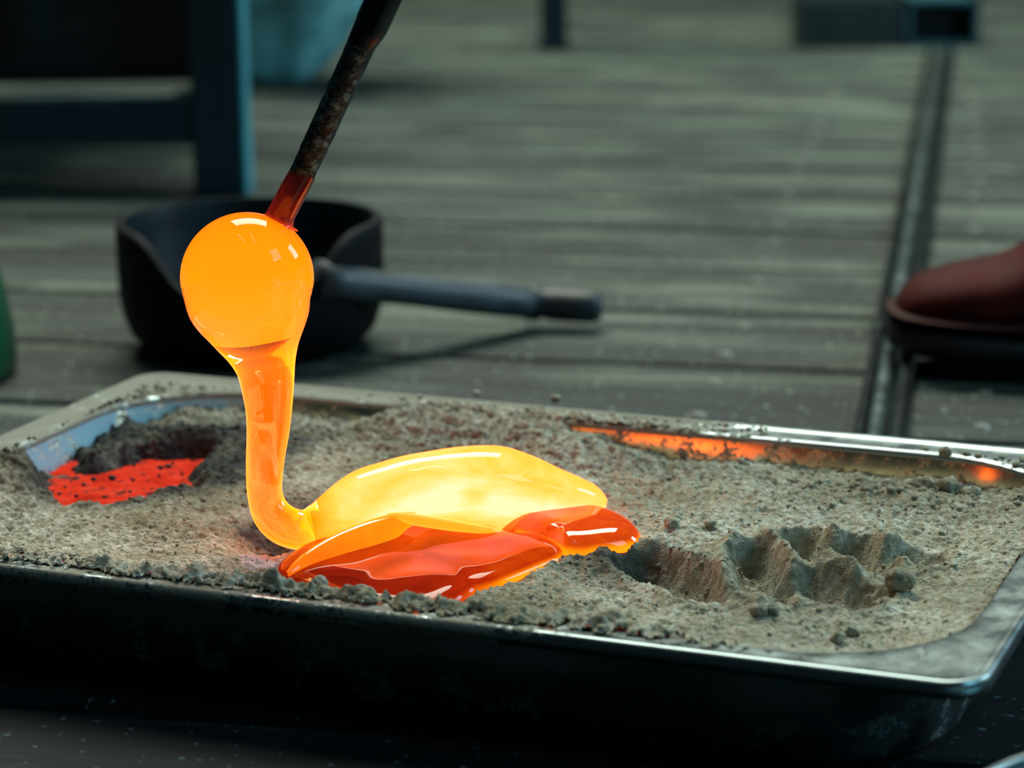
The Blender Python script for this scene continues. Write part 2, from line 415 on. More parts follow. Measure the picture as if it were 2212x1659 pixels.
def sand_h(u, v):
    h = np.full(u.shape, -.0115)
    # banks against the walls
    h += .0085 * np.exp(-((v - .020) / .020) ** 2) * (1 - .25 * sstep(.36, .5, u))
    h += .0070 * sstep(.470, .512, u)
    h += .0100 * sstep(.255, .302, v) * sstep(.135, .175, u) * (1 - sstep(.27, .33, u))
    h -= .0035 * sstep(.24, .30, v) * sstep(.30, .36, u) * (1 - .5 * sstep(.46, .51, u))
    h += .0090 * sstep(.06, .02, u) * (1 - sstep(.13, .17, v))
    h -= .0045 * sstep(.055, .022, u) * sstep(.20, .23, v)
    h += .0065 * sstep(.050, .022, u) * sstep(.12, .15, v) * (1 - sstep(.195, .225, v))
    h += .0035 * bump2(u, v, .09, .245, .05, .02) + .002 * bump2(u, v, .13, .10, .05, .04)
    h += .0050 * bump2(u, v, .46, .255, .05, .022) + .003 * bump2(u, v, .38, .235, .03, .02)
    h += .006 * vnoise(u, v, .022, 61) * sstep(.05, .02, u) + .003 * vnoise(u, v, .009, 62) * sstep(.05, .02, u)
    h -= .0075 * sstep(.275, .30, v) * sstep(.235, .265, u) * (1 - sstep(.30, .36, u))
    # the hollow with the red-hot sheet
    s = poly_sdf(u + .004 * vnoise(u, v, .012, 5), v + .004 * vnoise(u, v, .012, 6), SHOW)
    hol = sstep(-1, .1, s / (.0035 + .0110 * sstep(.13, .18, v)))
    near = sstep(.0, 1, (v - .11) / .06)
    hol = np.where(s < 0, hol ** (1.0), hol)
    h = h * (1 - hol) + (ZR - .0035) * hol
    h += .0030 * vnoise(u, v, .007, 44) * sstep(-.02, -.004, s) * (1 - sstep(.004, .012, s))
    # hollows beside the glass foot
    a = hz(585, 1165); h -= .010 * bump2(u, v, a[0], a[1], .014, .018)
    a = hz(740, 1240); h -= .0020 * bump2(u, v, a[0], a[1], .06, .035)
    a = hz(1330, 1260); h -= .0025 * bump2(u, v, a[0], a[1], .03, .012)
    # hand print
    for p, q, r, dp in HAND:
        d, t = capsule(u + .0015 * vnoise(u, v, .01, 9), v + .0015 * vnoise(u, v, .01, 10), hz(*p), hz(*q)); h -= 1.2 * dp * sstep(r * 1.25, r * .3, d)
        h += .0030 * np.exp(-((d - r * 1.2) / .005) ** 2)
    for p, q, r, dp in RIDGES:
        d, t = capsule(u, v, hz(*p), hz(*q)); h += dp * np.exp(-(d / r) ** 2)
    # grain and clumps
    soft = 1 - sstep(.45, .53, u) * (1 - sstep(.10, .16, v)) * .6
    lumpy = .6 + .8 * sstep(.2, .3, v) + .5 * sstep(.13, .04, u)
    h += .0022 * np.abs(vnoise(u, v, .008, 77)) * sstep(.23, .27, v)
    h += .0016 * vnoise(u, v, .030, 1) + .0012 * vnoise(u, v, .011, 2) * soft
    n3 = vnoise(u, v, .0050, 3); n4 = vnoise(u, v, .0026, 4); n5 = vnoise(u, v, .0013, 8)
    h += (.0011 * (1 - 2 * np.abs(n3)) + .0008 * (1 - 2 * np.abs(n4))) * lumpy * soft + .00060 * n5 + .0004 * vnoise(u, v, .0018, 71)
    return h
NU, NV = 720, 446
uu, vv = np.meshgrid(np.linspace(.001, TL - .001, NU), np.linspace(.001, TW - .001, NV), indexing='ij')
jit = .00028
uu = uu + rng.uniform(-jit, jit, uu.shape); vv = vv + rng.uniform(-jit, jit, vv.shape)
H = sand_h(uu, vv)
dist_in = in_open(uu, vv)
# sand spilled on the flange
front_sp = (.0034 * np.exp(-((vv - .0155) / .0055) ** 2)) * sstep(.04, .12, uu) * (1 - sstep(.36, .43, uu))
front_sp += .0025 * np.exp(-((vv - .013) / .006) ** 2) * (.5 + .8 * vnoise(uu, vv, .006, 31)) * (1 - sstep(.40, .50, uu)) * sstep(.02, .1, uu)
back_sp = .0028 * np.exp(-((vv - .309) / .006) ** 2) * sstep(.15, .19, uu) * (1 - sstep(.27, .36, uu))
left_sp = .0035 * np.exp(-((uu - .018) / .008) ** 2) * (1 - sstep(.13, .18, vv))
spill = (front_sp + back_sp + left_sp) * (.85 + .6 * vnoise(uu, vv, .006, 32) + .5 * vnoise(uu, vv, .0026, 34)) + .0011 * vnoise(uu, vv, .0016, 33) - .0009
spill = np.minimum(spill, .9 * np.minimum(np.minimum(uu, vv - .001), np.minimum(TL - uu, TW - vv)))
ZS = np.where(dist_in > 0, np.maximum(H, np.where(dist_in < .006, spill + (-.0025) * sstep(0, .006, dist_in) - .0015 * 0, -1)) if False else H, spill)
# near the opening's edge pull the bed up to any spill over it
edge = sstep(.007, 0, dist_in) * (spill > .0002)
ZS = np.where(dist_in > 0, H * (1 - edge) + np.maximum(spill, H) * edge, spill - .0010)
keep = (dist_in > .0010) | ((spill > .0003) & (dist_in <= .0010))
P = TO[None, None] + uu[..., None] * TU + vv[..., None] * TV; P[..., 2] = RIM + ZS
idx = np.arange(NU * NV).reshape(NU, NV)
kf = keep[:-1, :-1] & keep[1:, :-1] & keep[1:, 1:] & keep[:-1, 1:]
zq = np.stack([ZS[:-1, :-1], ZS[1:, :-1], ZS[1:, 1:], ZS[:-1, 1:]], -1); kf &= ~(((zq.max(-1) - zq.min(-1)) > .0042) & (dist_in[:-1, :-1] < .006))
quads = np.stack([idx[:-1, :-1], idx[1:, :-1], idx[1:, 1:], idx[:-1, 1:]], -1)[kf]
used = np.unique(quads); remap = np.full(NU * NV, -1); remap[used] = np.arange(len(used)); quads = remap[quads]
co = P.reshape(-1, 3)[used]
me = bpy.data.meshes.new('sand_bed'); me.vertices.add(len(co)); me.vertices.foreach_set('co', co.astype(np.float32).ravel())
me.loops.add(quads.size); me.loops.foreach_set('vertex_index', quads.astype(np.int32).ravel())
me.polygons.add(len(quads)); me.polygons.foreach_set('loop_start', np.arange(0, quads.size, 4, dtype=np.int32)); me.update(calc_edges=True)
def char_shade_at(u, v):
    s = poly_sdf(u, v, SHOW); n = vnoise(u, v, .012, 21) * .5 + vnoise(u, v, .004, 22) * .4
    c = .95 * np.exp(-(np.minimum(s, 0) / .022) ** 2) * (.35 + .65 * sstep(.10, .17, v)) * (1 - .0 * s)
    a = hz(200, 960); c = np.maximum(c, .9 * bump2(u, v, a[0] + .02, a[1] - .005, .055, .03))
    c = np.maximum(c, .92 * sstep(.150, .185, v) * (1 - sstep(.245, .275, v)) * (1 - sstep(.125, .155, u)))
    a = hz(330, 965); c = np.maximum(c, .95 * bump2(u, v, a[0], a[1], .035, .035))
    a = hz(480, 965); c = np.maximum(c, .9 * bump2(u, v, a[0], a[1], .03, .035))
    for px, py, ru, rv, k in ((575, 1150, .020, .016, .85), (700, 1110, .03, .03, .6), (1330, 1215, .035, .022, .75), (1440, 1240, .02, .02, .35), (1000, 1310, .05, .012, .45), (900, 960, .10, .03, .35), (1450, 1020, .05, .02, .3)):  # extra dark spots; the thumb hollow's one puts shade into the colour
        a = hz(px, py); c = np.maximum(c, k * bump2(u, v, a[0], a[1], ru, rv))
    return np.clip(c * (1.15 + .9 * n), 0, 1)
uf, vf = uu.reshape(-1)[used], vv.reshape(-1)[used]
set_attr(me, 'char_shade', char_shade_at(uf, vf))
a = hz(575, 1210)
set_attr(me, 'pale', np.clip(sstep(.35, .6, bump2(uf, vf, a[0], a[1], .014, .016) + .12 * vnoise(uf, vf, .004, 51)), 0, 1) * .85)
bed = link('sand_bed', me, M_SAND)
tag(bed, 'rough beige casting sand filling the steel pan, with a hand print at right', 'sand', kind='stuff')

def clump(r, seed, sub=2):
    bm = bmesh.new(); bmesh.ops.create_icosphere(bm, subdivisions=sub, radius=1)
    for v in bm.verts:
        q = Vector(v.co) * 1.3 + Vector((seed * 7.1, seed * 3.3, 0)); v.co *= r * (1 + .40 * mnoise.noise(q) + .25 * mnoise.noise(q * 2.7) + .14 * mnoise.noise(q * 6))
        v.co.z *= .8
    V = np.array([v.co[:] for v in bm.verts]); Fc = np.array([[v.index for v in f.verts] for f in bm.faces]); bm.free(); return V, Fc
protos = [clump(1, s, 1) for s in range(6)]
def sample(n, us, vs_):
    u = rng.uniform(*us, n); v = rng.uniform(*vs_, n); return u, v
cu = []; 
for n, us, v_, r0, r1 in ((2300, (.02, .51), (.02, .30), .0005, .0013), (850, (.02, .51), (.225, .303), .0007, .0022), (500, (.02, .16), (.13, .29), .0007, .0022), (330, (.33, .49), (.07, .21), .0006, .0019), (520, (.03, .42), (.006, .030), .0006, .0020), (120, (.14, .36), (.303, .316), .0006, .0018), (160, (.38, .50), (.25, .302), .0012, .0036)):
    u, v = sample(n, us, v_); r = r0 + (r1 - r0) * rng.random(n) ** 3; cu.append(np.stack([u, v, r], 1))
cu = np.concatenate(cu)
hh = sand_h(cu[:, 0], cu[:, 1]); di = in_open(cu[:, 0], cu[:, 1])
sh = poly_sdf(cu[:, 0], cu[:, 1], SHOW)
ok = ~((cu[:, 1] > .31) & (cu[:, 0] > .40)) & ((sh < .002) | (rng.random(len(cu)) < .25))
VV = []; FF = []; CH = []; off = 0
chs = char_shade_at(cu[:, 0], cu[:, 1])
for i, (u, v, r) in enumerate(cu):
    if not ok[i] : continue
    z = RIM + hh[i] if di[i] > .004 else RIM + .0012
    if sh[i] > 0: z = max(z, RIM + ZR + .003)
    pv, pf = protos[i % 6]; a = rng.uniform(0, 6.28); ca, sa = math.cos(a), math.sin(a)
    q = pv * r; q = np.stack([q[:, 0] * ca - q[:, 1] * sa, q[:, 0] * sa + q[:, 1] * ca, q[:, 2]], 1)
    VV.append(q + tw(u, v, z - r * .05)); pass; FF.append(pf + off); off += len(pv); CH.append(np.full(len(pv), chs[i]))
VV = np.concatenate(VV); FF = np.concatenate(FF)
me = bpy.data.meshes.new('sand_crumb'); me.from_pydata(VV.tolist(), [], FF.tolist()); me.update()
set_attr(me, 'char_shade', np.concatenate(CH)); set_attr(me, 'pale', np.zeros(len(VV)))
cr = link('sand_crumb', me, M_SAND, bed); cr['kind'] = 'stuff'
for j, (px, py, r) in enumerate([(1945, 1248, .0062), (1915, 1262, .0045), (1452, 1155, .0032), (1536, 1152, .0028), (1640, 1300, .0034), (1665, 1296, .0030), (2048, 1068, .0050), (1992, 1058, .0052), (2100, 1078, .0045), (1205, 1338, .0042), (1320, 1352, .0040), (785, 1278, .0046), (1810, 1345, .0030), (1840, 1330, .0030), (425, 1213, .004), (690, 1262, .004), (1200, 882, .0026), (1030, 868, .0018)]):
    b = uv(px, py, RIM - .004 if py > 1200 or py < 900 else RIM - .010 if py < 1100 else RIM - .014)
    zz = RIM + float(sand_h(np.array([b[0]]), np.array([b[1]]))[0]) if in_open(*b) > .003 else RIM
    pv, pf = clump(r, j + 3, 3)
    me = mesh('sand_clod', pv + tw(b[0], b[1], zz + r * .45), pf.tolist()); set_attr(me, 'char_shade', np.full(len(pv), .15)); set_attr(me, 'pale', np.zeros(len(pv)))
    link('sand_clod', me, M_SAND, bed)

# ---- the red-hot sheet in the hollow
pts = np.array([at_z(x, y + (14 if y > 1040 else 0), RIM + (ZR if y < 1040 else -.0115)) for x, y in SLAB_PX]); pts[:, 2] = RIM + ZR; cpt = pts.mean(0)
dense = catmull(np.vstack([pts, pts[:1]]), 6)[:-1]
rg = []
for s, z in ((1.0, -.003), (1.03, -.0015), (1.0, -.0003), (.93, .0003), (.75, .0005), (.5, .0006), (.25, .0004)):
    ringp = []
    for p in dense:
        q = cpt + (p - cpt) * s; q = q + np.array([0, 0, z + .0006 * math.sin(q[0] * 190) * math.sin(q[1] * 160) * (s < .95)]); ringp.append(q)
    rg.append(ringp)
me = rings_mesh('hot_sheet', rg); set_attr(me, 'glow_heat', np.full(len(me.vertices), .37))
t = NT('red_hot_crust'); c = t.coord()
n1 = t.noise(c, 70, 5, .6, .6); n2 = t.noise(c, 240, 4, .6)
cc = t.ramp(n1, [(.30, (.42, .016, .006)), (.5, (.76, .040, .014)), (.70, (.88, .085, .040))])
crust = t.mr(t.math('ADD', n1, t.math('MULTIPLY', n2, .8)), .98, 1.10)
t.set(Base_Color=t.mix(crust, (.02, .005, .004), (.03, .02, .02)), Roughness=1.0, Specular_IOR_Level=0.0, Emission_Color=cc, Emission_Strength=t.mr(crust, 0, 1, .95, .03))
slab = link('hot_glass_sheet', me, t.m)
tag(slab, 'flat red glowing sheet lying in the dark hollow at the left end of the sand', 'hot glass')

# ================================================================== MOLTEN GLASS
SCL = 5000.0
def sweep_px(rows, m, n=48, heatf=None, name='x'):
    """rows: centre px, centre py, in-picture radius (px), depth Y, depth radius (m); rings perpendicular to the path"""
    R = catmull(rows, m); rings = []
    T_ = np.gradient(R[:, :2], axis=0); T_ /= np.linalg.norm(T_, axis=1)[:, None]
    for i, (cx, cy, a, Y, b) in enumerate(R):
        nx, ny = -T_[i, 1], T_[i, 0]
        rings.append([at_y(cx + a * nx * math.cos(q), cy + a * ny * math.cos(q), Y + b * math.sin(q)) for q in np.linspace(0, 2 * math.pi, n, endpoint=False)])
    return rings, R
glass = empty('molten_glass', at_z(640, 1187, RIM - .012))
tag(glass, 'glowing orange molten glass gathered on the rod and folding down onto the sand', 'molten glass')
YG = 1.062
# outer skin: ball and stream, one continuous surface
def hrow(y, l, r): return ((l + r) / 2, y, (r - l) / 2)
ball = []
cx0, cy0, r0 = 533.5, 602, 143.5
for a in np.linspace(4, 112, 26):
    a = math.radians(a); ball.append((cx0, cy0 - r0 * math.cos(a), r0 * math.sin(a)))
neck = [hrow(672, 403.5, 668), hrow(694, 413, 662), hrow(716, 429, 654), hrow(738, 451, 646), hrow(762, 474, 640.5), hrow(785, 496, 637.5), hrow(812, 513, 636), hrow(845, 522, 634), hrow(890, 531, 630), hrow(940, 533, 624), hrow(990, 531.5, 615), hrow(1035, 532, 610)]
Rb = ball[:-1] + neck
secs = []
for cx, cy, r in Rb: secs.append((cx, cy, r, YG, r / SCL, 0, 1))
def tan_row(ox, oy, ix, iy, Y, b):     # outer point, inner point of a bend
    cx, cy = (ox + ix) / 2, (oy + iy) / 2; a = math.hypot(ox - ix, oy - iy) / 2
    nx, ny = (ox - ix) / (2 * a), (oy - iy) / (2 * a)
    return (cx, cy, a, Y, b, -ny, nx)
bend = [(536, 1080, 609, 1056, YG, .0080), (546, 1120, 613, 1073, YG, .0082), (565, 1150, 621, 1086, YG, .0086), (592, 1172, 631, 1094, YG, .0092), (622, 1184, 642, 1099, YG + .001, .0100), (652, 1188, 655, 1101, YG + .002, .0112), (684, 1183, 668, 1092, YG + .003, .0130), (716, 1172, 690, 1074, YG + .005, .0150), (752, 1158, 722, 1046, YG + .008, .0170), (795, 1146, 765, 1018, YG + .011, .0190), (838, 1143, 818, 1000, YG + .014, .0205),
        (880, 1140, 870, 984, YG + .017, .0220), (930, 1142, 930, 973, YG + .020, .0235), (985, 1150, 985, 965, YG + .023, .0250), (1040, 1158, 1040, 962, YG + .026, .0260), (1090, 1160, 1095, 966, YG + .029, .0260), (1140, 1150, 1150, 984, YG + .032, .0250), (1190, 1133, 1202, 1009, YG + .035, .0230), (1235, 1122, 1248, 1029, YG + .037, .0200), (1272, 1115, 1285, 1048, YG + .038, .0160), (1296, 1107, 1305, 1068, YG + .038, .0110), (1308, 1097, 1312, 1082, YG + .038, .0050)]
for row in bend: secs.append(tan_row(*row))
S = []
arr = [list(s) for s in secs]
# make all normals point the same way along the path
path_c = np.array([(s[0], s[1]) for s in arr])
S = []
for i in range(len(arr)):
    cx, cy, a, Y, b, tx, ty = arr[i]
    if i < len(Rb): nx, ny = -1.0, 0.0          # outer side is the left side
    else: nx, ny = ty, -tx
    S.append((cx, cy, a, Y, b, nx, ny))
for i in range(len(Rb), len(S)):                # outer normal recomputed from the table
    r_ = bend[i - len(Rb)]; a = S[i][2]; S[i] = (*S[i][:5], (r_[0] - r_[2]) / (2 * a), (r_[1] - r_[3]) / (2 * a))
D = catmull(S, 4); NR = 64; rings = []
for cx, cy, a, Y, b, nx, ny in D:
    k = math.hypot(nx, ny); nx /= k; ny /= k
    wob = 1
    rings.append([at_y(cx + a * nx * math.cos(q), cy + a * ny * math.cos(q), Y + b * math.sin(q)) for q in np.linspace(0, 2 * math.pi, NR, endpoint=False)])
nsplit = (len(Rb) + 7) * 4 - 8        # the gather and stream end where the hot fold begins
heat_c = []
for i, (cx, cy, a, Y, b, nx, ny) in enumerate(D):
    s = i / 4
    heat_c.append(s)
heat_c = np.array(heat_c)
idx_neck0 = len(ball) - 1; idx_bend0 = len(Rb)
hs_x = [0, 3, 10, 20, idx_neck0, idx_neck0 + 4, idx_bend0 - 3, idx_bend0 + 2, idx_bend0 + 5, idx_bend0 + 6.5, idx_bend0 + 8, idx_bend0 + 22]
hs_y = [0, 0, 0, 0, .05, .50, .50, .52, .58, .74, .93, .94]
heat = np.interp(heat_c, hs_x, hs_y)
M_BALL = hot_glass('amber_glowing_gather', 0.0, -.10, .35, .006, 12, (.88, .96), base=(.05, .01, .0), coat=.0, rough=.02, ior=1.28)
M_NECK = hot_glass('clear_orange_stream', 1.0, .42, .5, .030, 55, (.40, 1.08), base=(1, .58, .22), nstretch=(1, 1, .35), rough=.0, fade=True)
M_FOLD = hot_glass('yellow_hot_fold', 0.0, -.07, .4, .11, 34, (.85, 1.05), base=(.10, .04, .0), nstretch=(.8, 1, 1.8), rough=.03, spec=.3)
def part_from_rings(name, i0, i1, mat, cap0, cap1):
    me = rings_mesh(name, rings[i0:i1], cap0, cap1); hv = np.repeat(heat[i0:i1], NR)
    if name == 'fold':      # hottest, nearly white, in the lower front of the fold; amber where it is thin
        qa = np.tile(np.linspace(0, 2 * math.pi, NR, endpoint=False), i1 - i0); ii = np.repeat(np.arange(i1 - i0) / (i1 - i0), NR)
        hv = hv + .085 * np.exp(-((np.cos(qa) - .45 - .25 * np.sin(ii * 9)) / .38) ** 2) * (np.sin(qa) < .3) * sstep(.12, .3, ii)
        hv = hv - .10 * np.exp(-((np.cos(qa) - .12) / .16) ** 2 - ((ii - .50) / .035) ** 2) - .05 * np.exp(-((np.cos(qa) + .35) / .12) ** 2 - ((ii - .62) / .10) ** 2) - .05 * sstep(.6, 1, np.cos(qa))
    if cap0: hv = np.append(hv, heat[i0])
    if cap1: hv = np.append(hv, heat[i1 - 1])
    set_attr(me, 'glow_heat', hv); return link(name, me, mat, glass)
i_ball = (idx_neck0 - 0) * 4
i_fold = (idx_bend0 + 6) * 4 + 2
gather = part_from_rings('stream', 16 * 4, i_fold + 2, M_NECK, False, True)
# the bright ball of the gather: whole sphere, its lower edge seen through the clear stream
rb = []
for a in np.linspace(2, 178, 60):
    a = math.radians(a)
    cyy = cy0 - 2 - (r0 - 1.5) * math.cos(a) * (1.0 if a < 1.57 else .84); rb.append([at_y(cx0 + (r0 + 1.2 if a < 1.75 else r0 + 1.2 - 5 * (a - 1.75)) * math.sin(a) * math.cos(q), cyy + 0, YG + (r0 - 1) * math.sin(a) / SCL * math.sin(q)) for q in np.linspace(0, 2 * math.pi, 64, endpoint=False)])
me = rings_mesh('gather', rb); co = np.array([v.co[:] for v in me.vertices]); zt = (co[:, 2].max() - co[:, 2]) / (co[:, 2].max() - co[:, 2].min())
dr = np.linalg.norm(co - at_y(603, 478, YG), axis=1)
set_attr(me, 'glow_heat', 0.650 + .115 * zt - .13 * np.exp(-(dr / .011) ** 2)); link('gather', me, M_BALL, glass)
fold = part_from_rings('fold', i_fold - 2, len(rings), M_FOLD, True, True)
for v in fold.data.vertices:      # slow dents and swellings in the soft glass
    q = Vector(v.co); k = sstep(i_fold, i_fold + 20, v.index / NR + i_fold)
    v.co += Vector((0, -1, 0)) * float(.0022 * mnoise.noise(q * 45) * k)

# flange of the fold: the brighter lip running along its lower front edge
rows = [(835, 1116, 8, YG - .004, .004), (862, 1117, 11, YG - .005, .006), (900, 1123, 13, YG - .005, .007), (950, 1131, 13, YG - .004, .007), (1010, 1141, 12, YG - .002, .007), (1055, 1148, 11, YG + .000, .006), (1084, 1152, 9, YG + .003, .004)]
r_, R_ = sweep_px(rows, 6, 24); me = rings_mesh('lip', r_); set_attr(me, 'glow_heat', np.full(len(me.vertices), .76))
M_LIP = hot_glass('bright_glass_lip', .0, .06, .5, .05, 60, (.85, 1.0), base=(.05, .02, .0), spec=.3); link('fold_lip', me, M_LIP, glass)

# ribbon that runs from the fold down to the pool's left end
rows = [(900, 1118, 12, YG - .002, .004), (868, 1126, 21, YG - .005, .005), (828, 1147, 33, YG - .012, .006), (780, 1172, 40, YG - .021, .006), (728, 1198, 42, YG - .030, .006), (680, 1219, 34, YG - .040, .005), (645, 1233, 22, YG - .047, .004), (622, 1242, 8, YG - .052, .002)]
r_, R_ = sweep_px(rows, 6, 36); me = rings_mesh('ribbon', r_)
k = np.repeat(np.linspace(0, 1, len(R_)), 36); k = np.append(k, [0, 1]); set_attr(me, 'glow_heat', .62 - .13 * k)
M_RIB = hot_glass('orange_glass_ribbon', .3, .16, .5, .09, 40, (.72, .95), base=(.5, .10, .01)); link('ribbon', me, M_RIB, glass)

# pool and lobe: flat blobs lying on the sand
def puddle(name, px_pts, z, hgt, mat, heat_fn, tilt=None, top_extra=None):
    pts = np.array([at_z(x, y, z) for x, y in px_pts]); dense = catmull(np.vstack([pts, pts[:1]]), 7)[:-1]; c = dense.mean(0)
    prof = [(.80, -.35), (.95, -.28)] + [(q_, (1 - q_ ** 5) ** .55) for q_ in (1.0, .997, .985, .965, .94, .91, .87, .82, .76, .69, .60, .50, .40, .28, .15)]
    rg = []
    for s, k in prof:
        ringp = []
        for p in dense:
            q = c + (p - c) * s
            ringp.append(q + np.array([0, 0, hgt * k + .0011 * mnoise.noise(Vector(q * 45)) * max(0, min(1, (1 - s) * 2.2))]))
        rg.append(ringp)
    me = rings_mesh(name, rg); n = len(dense); hv = []
    for s, k in prof:
        for p in dense: hv.append(heat_fn(p, s, c))
    hv += [heat_fn(dense[0], .8, c), heat_fn(dense[0], .18, c)]
    set_attr(me, 'glow_heat', hv); return link(name, me, mat, glass)
ZP = RIM - .0125
POOL = [(588, 1250), (600, 1225), (640, 1195), (720, 1150), (850, 1115), (1000, 1125), (1110, 1160), (1190, 1172), (1226, 1192), (1215, 1212), (1150, 1240), (1080, 1268), (1025, 1284), (985, 1306), (900, 1330), (800, 1322), (700, 1300), (620, 1275)]
def pool_heat(p, s, c):
    d = p - EYE; q = (p[0] - c[0])
    right = float(np.clip((p[0] - c[0]) / .035, 0, 1)) * (1 if p[1] < c[1] + .03 else .3)
    base = .225 + .02 * math.sin(p[0] * 90)
    rimh = (.46 * right - .10 * (1 - right)) * sstep(.93, 1.0, s)  # bright right rim paints in light piped to the edge
    inner = .10 * right * sstep(.6, .85, s) * (1 - sstep(.9, .97, s))
    return base + float(rimh) + float(inner)
M_POOL = hot_glass('deep_red_glass_pool', .0, .0, .4, .13, 34, (.80, 1.1), base=(.03, .001, .0), rough=.04, ior=1.22)
pool = puddle('pool', POOL, ZP, .0075, M_POOL, pool_heat)
LOBE = [(1083, 1150), (1130, 1134), (1200, 1118), (1290, 1120), (1355, 1140), (1386, 1168), (1372, 1186), (1310, 1197), (1230, 1203), (1190, 1186), (1130, 1168)]
def lobe_heat(p, s, c):
    front = 1.0 if p[1] < c[1] else 0.0
    return .35 + (.40 * front - .04) * float(sstep(.93, 1.0, s))
M_LOBE = hot_glass('orange_glass_lobe', .6, .0, .4, .13, 90, (.70, 1.15), base=(.5, .07, .008), rough=.03, spec=.3)
lobe = puddle('lobe', LOBE, ZP + .001, .0100, M_LOBE, lobe_heat)

# ================================================================== PUNTY ROD
rod = empty('punty_rod', at_y(603, 478, YG))
tag(rod, 'dark iron rod coming down from the top, glass ball on its end', 'rod')
def rod_mat():
    t = NT('scaled_dark_iron'); c = t.coord()
    n1 = t.noise(c, 260, 5, .7); n2 = t.noise(c, 40, 4, .6)
    t.set(Base_Color=t.ramp(n1, [(.35, (.006, .012, .016)), (.52, (.012, .050, .075)), (.68, (.08, .30, .42))]), Metallic=1.0, Roughness=t.mr(n1, .3, .7, .16, .42))
    t.bump(t.math('ADD', n1, t.math('MULTIPLY', n2, .4)), .8, .0012); return t.m
M_ROD = rod_mat()
def rodpath(t):       # t 0 at the ball, 1 at the top edge of the picture
    return (603 + (221 * t ** .97 if t < 1 else 221 + 214 * (t - 1)), 478 - 478 * t)
rows = []
for t_, a in ((.12, 27), (.2, 28), (.3, 28.5), (.45, 29.5), (.6, 30), (.75, 31), (.85, 31)):
    x, y = rodpath(t_); rows.append((x, y, a, YG - .05 * t_, a / SCL))
r_, R_ = sweep_px(rows, 8, 32)
for ring_ in r_:
    c0 = np.mean(ring_, 0)
    for i, p in enumerate(ring_): ring_[i] = c0 + (p - c0) * (1 + .05 * mnoise.noise(Vector(p * 260)) + .03 * mnoise.noise(Vector(p * 700)))
link('shaft', rings_mesh('shaft', r_), M_ROD, rod)
rows = []
for t_, a in ((.78, 31), (.82, 33), (.87, 36.5), (.92, 38), (1.0, 38.5), (1.25, 39), (2.0, 41), (3.5, 45)):
    x, y = rodpath(t_); rows.append((x + (3 if t_ > .84 else 0), y, a, YG - .05 * t_, a / SCL))
r_, R_ = sweep_px(rows, 6, 32); link('pipe_sleeve', rings_mesh('sleeve', r_), simple('blackened_pipe', (.010, .034, .048), .30, .9, .4, 60, .3), rod)
# glass drawn up over the rod's end
rows = [(598, 492, 47, YG, 47 / SCL), (600, 482, 38, YG, 38 / SCL), (604, 472, 32.5, YG - .001, 32.5 / SCL), (609, 460, 30.5, YG - .002, 30.5 / SCL), (619, 441, 30.2, YG - .0038, 30.2 / SCL), (631, 418, 30.2, YG - .0063, 30.2 / SCL), (645, 392, 29.8, YG - .009, 29.8 / SCL), (656, 372, 28.3, YG - .011, 28.3 / SCL)]
r_, R_ = sweep_px(rows, 8, 32)
me = rings_mesh('glass_coating', r_); hv = np.repeat(np.interp(np.arange(len(R_)), [0, 8, 16, 26, 40, 56], [.43, .30, .17, .10, .03, -.06]), 32); hv = np.append(hv, [hv[0], 0]); set_attr(me, 'glow_heat', hv)
M_COAT = hot_glass('dark_red_cooling_glass', .0, .03, .4, .06, 150, (1.0, 1.0), base=(.012, .006, .010), rough=.10)
tag(link('glass_coating', me, M_COAT, rod), 'dark red cooling glass at the end of the rod')

# ================================================================== WOODEN SHAPING BLOCK (cup with handle)
M_CHAR = simple('wet_charred_wood', (.004, .005, .007), .6, 0, .5, 30, .4, .12)
M_CHAR_IN = simple('soaked_block_hollow', (.003, .011, .016), .5, 0, .4, 25, .3, .15)
bp = at_z(545, 790, 0); blk = empty('shaping_block', (bp[0], bp[1] + .075, 0))
tag(blk, 'black charred round wooden block ladle lying on the boards behind the glass ball', 'ladle')
bc = np.array([bp[0] - .004, bp[1] + .055, 0]); BR = .0880; BH = .087
def cup_rings(R, z0, prof, cut=True, n=64):
    out = []
    for f, z in prof:
        rr = []
        for q in np.linspace(0, 2 * math.pi, n, endpoint=False):
            x, y = R * f * math.cos(q), R * f * math.sin(q)
            zz = z
            if cut and z > .05:      # the front of the lip is scooped away
                dq = (q - math.radians(272) + math.pi) % (2 * math.pi) - math.pi
                zz = z - .040 * math.exp(-(dq / .70) ** 4) * (z - .05) / (BH - .05)
            rr.append(bc + np.array([x, y, zz + z0]))
        out.append(rr)
    return out
prof_o = [(.05, .0005), (.66, .001), (.82, .005), (.92, .014), (.97, .026), (.995, .040), (1.0, .060), (1.0, .078), (1.0, .084), (.985, BH)]
prof_i = [(.94, BH), (.925, .083), (.91, .075), (.88, .055), (.78, .035), (.5, .022), (.05, .02)]
co_ = cup_rings(BR, 0, prof_o); ci_ = cup_rings(BR, 0, prof_i)
link('cup', rings_mesh('cup', co_ + ci_[:1], True, False), M_CHAR, blk)
link('hollow', rings_mesh('hollow', ci_, False, True), M_CHAR_IN, blk)
